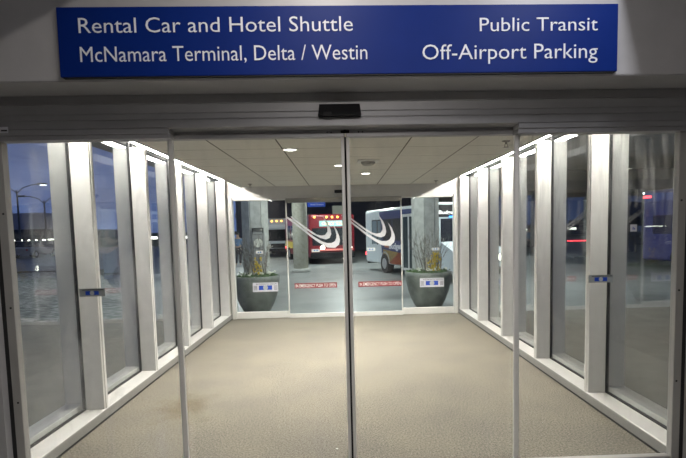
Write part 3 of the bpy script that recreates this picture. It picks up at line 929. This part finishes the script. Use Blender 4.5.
MB().box(-L/2+.05, -L/2+.4, -W/2-.02, -W/2+.02, 2.72, 2.80).build('corner_lamp', tl, o)
MB().tube((-1.2, -W/2-.012, 1.55), (-1.2, -W/2+.01, 1.55), .33, seg=28).build('round_emblem', mat('emblem_lime', (.30, .42, .12), .5), o)

# dark van with a long red tail strip
p = at(576, 262, 22)
o = tag(empty('van', (p.x+.8, 24.5, GZ), PI/2-.1), 'dark van with a long red tail strip outside the second right window', 'van')
vd = mat('van_dark', (.06, .065, .075), .3, coat=.4)
b = MB(); b.prism([(-2.4, .35), (2.4, .35), (2.45, .9), (1.5, 1.1), (.9, 1.85), (-2.3, 1.95), (-2.45, 1.2)], 'y', -.95, .95)
b.build('body', vd, o)
MB().box(-2.47, -2.40, -.9, .9, 1.02, 1.08).build('tail_light', mat('tail_strip', (.8, .02, .02), .4, emit=(1, .06, .08), strength=2.5), o)
MB().box(-2.42, -2.36, -.75, .75, 1.2, 1.75).build('rear_window', dglass, o)
for s in (-1, 1):
    MB().box(-2.0, .7, s*.95-.01, s*.95+.01, 1.2, 1.7).build('side_window', dglass, o)
for x in (-1.5, 1.5):
    for y in (-.85, .85):
        wheel(o, x, y, .33, .22)

# parking deck beyond the coach
o = empty('parking_deck', (22, 30, GZ))
tag(o, 'dark concrete parking deck behind the blue coach', 'building')
dk = mat('deck_concrete', (.07, .068, .065), .8)
MB().box(-14.5, 25, 0, 12, 3.9, 5.1).build('deck_beam', dk, o)
MB().box(-14.5, 25, 12, 12.4, 0, 3.9).build('back_wall', drk, o)
for x in (-12, -4, 4, 12):
    MB().box(x-.3, x+.3, .5, 1.1, 0, 3.9).build('post', dk, o)
for x in (-11, -7.5, -1.0, 3.0, 8):
    MB().box(x-.1, x+.1, 4, 4.15, 3.82, 3.9).build('lamp', mat('cool_lamp', (1, 1, 1), .4, emit=(.85, .95, 1), strength=10), o)

# hanging blue sign and pale lit panel in the forecourt
p0, p1 = at(307.5, 207, 23), at(325, 200, 23)
o = tag(empty('hanging_sign', (0, 23, 0)), 'blue hanging sign with white lettering above the red bus', 'sign')
MB().box(p0.x, p1.x, -.04, .04, p0.z, p1.z+.12, .005).build('panel', mat('sign_blue_lit', (.01, .06, .42), .4, emit=(.01, .06, .45), strength=.35), o)
text('lettering', 'Hotel Shuttles', lettw, o, p0.x+.14, p1.x-.08, p0.z+.07, .075, -.04, bold=.01)
text('lettering', 'Terminal', lettw, o, p0.x+.14, p1.x-.28, p0.z+.22, .075, -.04, bold=.01)
for x in (p0.x+.1, p1.x-.1):
    MB().tube((x, 0, p1.z+.12), (x, 0, 5.0), .015, seg=8).build('hanger', gask, o)
p = at(336.5, 207.5, 38)
o = tag(empty('wall_panel', (p.x, 43.55, p.z)), 'pale square lit panel on the dark wall above the red bus', 'panel')
MB().box(-.42, .42, 0, .06, -.4, .42, .01).build('plate', mat('panel_pale', (.4, .42, .38), .5, emit=(.5, .52, .42), strength=.35), o)
MB().tube((0, .06, 0), (0, .1, 0), .1, seg=12).build('bracket', gask, o)

# person standing beyond the left column
p = at(238.3, 255, 27)
o = tag(empty('person', (p.x, 27, GZ), 0), 'person in blue jacket and dark trousers standing left of the left column', 'person')
def skin(name, verts, edges, radii, mt, parent, lvl=1):
    me = bpy.data.meshes.new(name)
    me.from_pydata(verts, edges, [])
    me.materials.append(mt)
    ob = bpy.data.objects.new(name, me)
    C.objects.link(ob); ob.parent = parent
    md = ob.modifiers.new('skin', 'SKIN'); md.use_smooth_shade = True
    for v, r in zip(me.skin_vertices[0].data, radii):
        v.radius = (r[0], r[1]) if isinstance(r, tuple) else (r, r)
    me.skin_vertices[0].data[0].use_root = True
    sb = ob.modifiers.new('sub', 'SUBSURF'); sb.levels = lvl; sb.render_levels = lvl
    return ob
sk = mat('skin', (.45, .29, .21), .6)
V = [(0, 0, .92), (0, 0, 1.15), (0, 0, 1.38), (0, 0, 1.50), (0, -.02, 1.60), (0, -.02, 1.70),
     (.09, 0, .88), (.10, -.01, .50), (.10, .02, .09), (.10, -.12, .04), (-.09, 0, .88), (-.10, -.03, .50), (-.11, .0, .09), (-.11, -.14, .04),
     (.17, 0, 1.40), (.22, .01, 1.14), (.21, -.06, .90), (.21, -.08, .80), (-.17, 0, 1.40), (-.22, .01, 1.14), (-.20, -.10, .92), (-.19, -.13, .83)]
E_ = [(0, 1), (1, 2), (2, 3), (3, 4), (4, 5), (0, 6), (6, 7), (7, 8), (8, 9), (0, 10), (10, 11), (11, 12), (12, 13), (2, 14), (14, 15), (15, 16), (16, 17), (2, 18), (18, 19), (19, 20), (20, 21)]
Rr = [.12, .12, .13, .05, .085, .07, .09, .06, .04, .035, .09, .06, .04, .035, .06, .045, .032, .03, .06, .045, .032, .03]
skin('body', V, E_, Rr, sk, o)
J = [V[i] for i in (0, 1, 2, 14, 15, 16, 18, 19, 20)]
skin('jacket', J, [(0, 1), (1, 2), (2, 3), (3, 4), (4, 5), (2, 6), (6, 7), (7, 8)], [(.17, .13), (.16, .13), (.16, .13), .08, .065, .05, .08, .065, .05], mat('jacket_blue', (.10, .20, .36), .7), o)
T = [V[i] for i in (0, 6, 7, 8, 10, 11, 12)]
skin('trousers', T, [(0, 1), (1, 2), (2, 3), (0, 4), (4, 5), (5, 6)], [(.15, .13), .105, .08, .065, .105, .08, .065], mat('trousers_dark', (.03, .03, .04), .8), o)
MB().ball((0, .01, 1.68), .088, .10, .085).build('hair', mat('hair_dark', (.03, .022, .018), .7), o, True)

# ================================================================== OUTSIDE LEFT: lamps, parking structure, parked cars
pole_m = mat('pole_steel', (.07, .075, .08), .5, .4)
def street_lamp(px, py, Y, lit, label, arm):
    p = at(px, py, Y)
    o = tag(empty('street_lamp', (p.x, Y, GZ-.05)), label, 'street lamp', 'street lamps left of the passage')
    Hh = p.z-GZ+.05
    MB().tube((0, 0, 0), (0, 0, Hh), .12, .07, seg=12).build('pole', pole_m, o)
    for s in (-1, 1):
        a = MB()
        pts = [(0, 0, Hh-.35), (s*arm*.3, 0, Hh+arm*.10), (s*arm*.7, 0, Hh+arm*.23), (s*arm, 0, Hh+arm*.26)]
        for q in range(3):
            a.tube(pts[q], pts[q+1],   .045, .04, seg=8)
        ao = a.build('arm', pole_m, o)
        MB().box(min(s*arm, s*(arm+.9)), max(s*arm, s*(arm+.9)), -.18, .18, Hh+arm*.26-.08, Hh+arm*.26+.1, .05).build('lamp_head', pole_m, ao)
        if lit == s:
            MB().box(min(s*(arm+.3), s*(arm+.8)), max(s*(arm+.3), s*(arm+.8)), -.14, .14, Hh+arm*.26-.14, Hh+arm*.26-.08).build('lamp_glass', mat('street_glow', (1, 1, 1), .4, emit=(.9, .95, 1), strength=5), ao)
street_lamp(16.6, 190, 52, 1, 'taller double-arm street lamp with one lit head, left of the two', 2.1)
street_lamp(44, 200.5, 58, 0, 'double-arm street lamp with dark heads, right of the lit one', 2.0)
street_lamp(71.5, 216, 53, 0, 'small distant double-arm street lamp beside the first mullion', .7)
# parking structure
p0, p1 = at(-40, 240, 60), at(46, 240, 60)
o = tag(empty('parking_structure', (p1.x, 60, GZ)), 'long low parking structure with a bright lit lower deck', 'building')
Wd = p1.x-p0.x
z_a = at(25, 232, 60).z-GZ
MB().box(-Wd, 0, 0, 26, z_a-.9, z_a+.3).build('deck', mat('deck_dark', (.035, .036, .045), .8), o)
MB().box(-Wd, 14, 24, 26, 0, z_a-.9).build('back_wall', mat('lit_wall', (.11, .12, .13), .8), o)
MB().box(-Wd, -5, 8, 20, z_a+.3, z_a+2.6).build('upper_block', mat('block_grey', (.34, .34, .40), .8), o)
MB().box(-4, 40, 20, 30, z_a-.9, z_a-.35).build('side_ramp', mat('deck_dark', (.035, .036, .045), .8), o)
for k in range(9):
    x = -Wd+2+k*(Wd-3)/8
    MB().box(x-.2, x+.2, .3, .7, 0, z_a-.9).build('post', drk, o)
    MB().box(x-.4+1.1, x+.4+1.1, 3, 3.3, z_a-1.05, z_a-.9).build('lamp', mat('deck_lamp', (1, 1, 1), .4, emit=(1, .98, .88), strength=7), o)
for k in range(5):
    x = 2+k*2.7
    MB().box(x-.7, x+.7, 20.3, 20.6, z_a-1.3, z_a-.95).build('lamp', mat('deck_lamp', (1, 1, 1), .4, emit=(1, .98, .88), strength=7), o)
# parked cars: one built, then copied
def make_car(paint):
    o = empty('car')
    b = MB()
    b.prism([(-2.15, .28), (2.15, .28), (2.2, .62), (1.9, .78), (1.0, .90), (-1.9, .95), (-2.2, .80)], 'y', -.88, .88)
    b.build('body', paint, o)
    c = MB(); c.prism([(-1.75, .92), (1.05, .88), (.35, 1.42), (-1.05, 1.45)], 'y', -.76, .76); c.build('cabin', dglass, o)
    r = MB(); r.prism([(-1.08, 1.44), (.36, 1.41), (.30, 1.46), (-1.0, 1.49)], 'y', -.74, .74); r.build('roof', paint, o)
    for x in (-1.35, 1.35):
        for y in (-.8, .8):
            wheel(o, x, y, .32, .2)
    for y in (-.62, .62):
        lamp(o, 'tail_light', (-2.22, y, .72), (-2.14, y, .72), .09, mat('tail_dull', (.3, .02, .02), .4))
    return o
paints = [mat('car_grey', (.22, .23, .25), .35, coat=.4), mat('car_dark', (.05, .055, .07), .35, coat=.4), mat('car_white', (.5, .52, .55), .35, coat=.4)]
names = ['dark parked car half hidden behind the left jamb', 'white parked car in front of the parking structure', 'grey parked car in front of the parking structure', 'dark parked car standing apart, right of the parking structure']
protos = [make_car(q) for q in paints]
used = [False]*3
for k, (px, py, Y, i) in enumerate([(-9, 246, 46, 1), (13, 246, 46, 2), (35, 246, 46, 0), (60, 243, 54, 1)]):
    if used[i]:
        c = copy_tree(protos[i])
    else:
        c = protos[i]; used[i] = True
    q = at(px, py, Y)
    c.location = (q.x, Y, GZ-.02)
    c.rotation_euler = (0, 0, PI/2)
    tag(c, names[k], 'car', 'parked cars left of the passage')
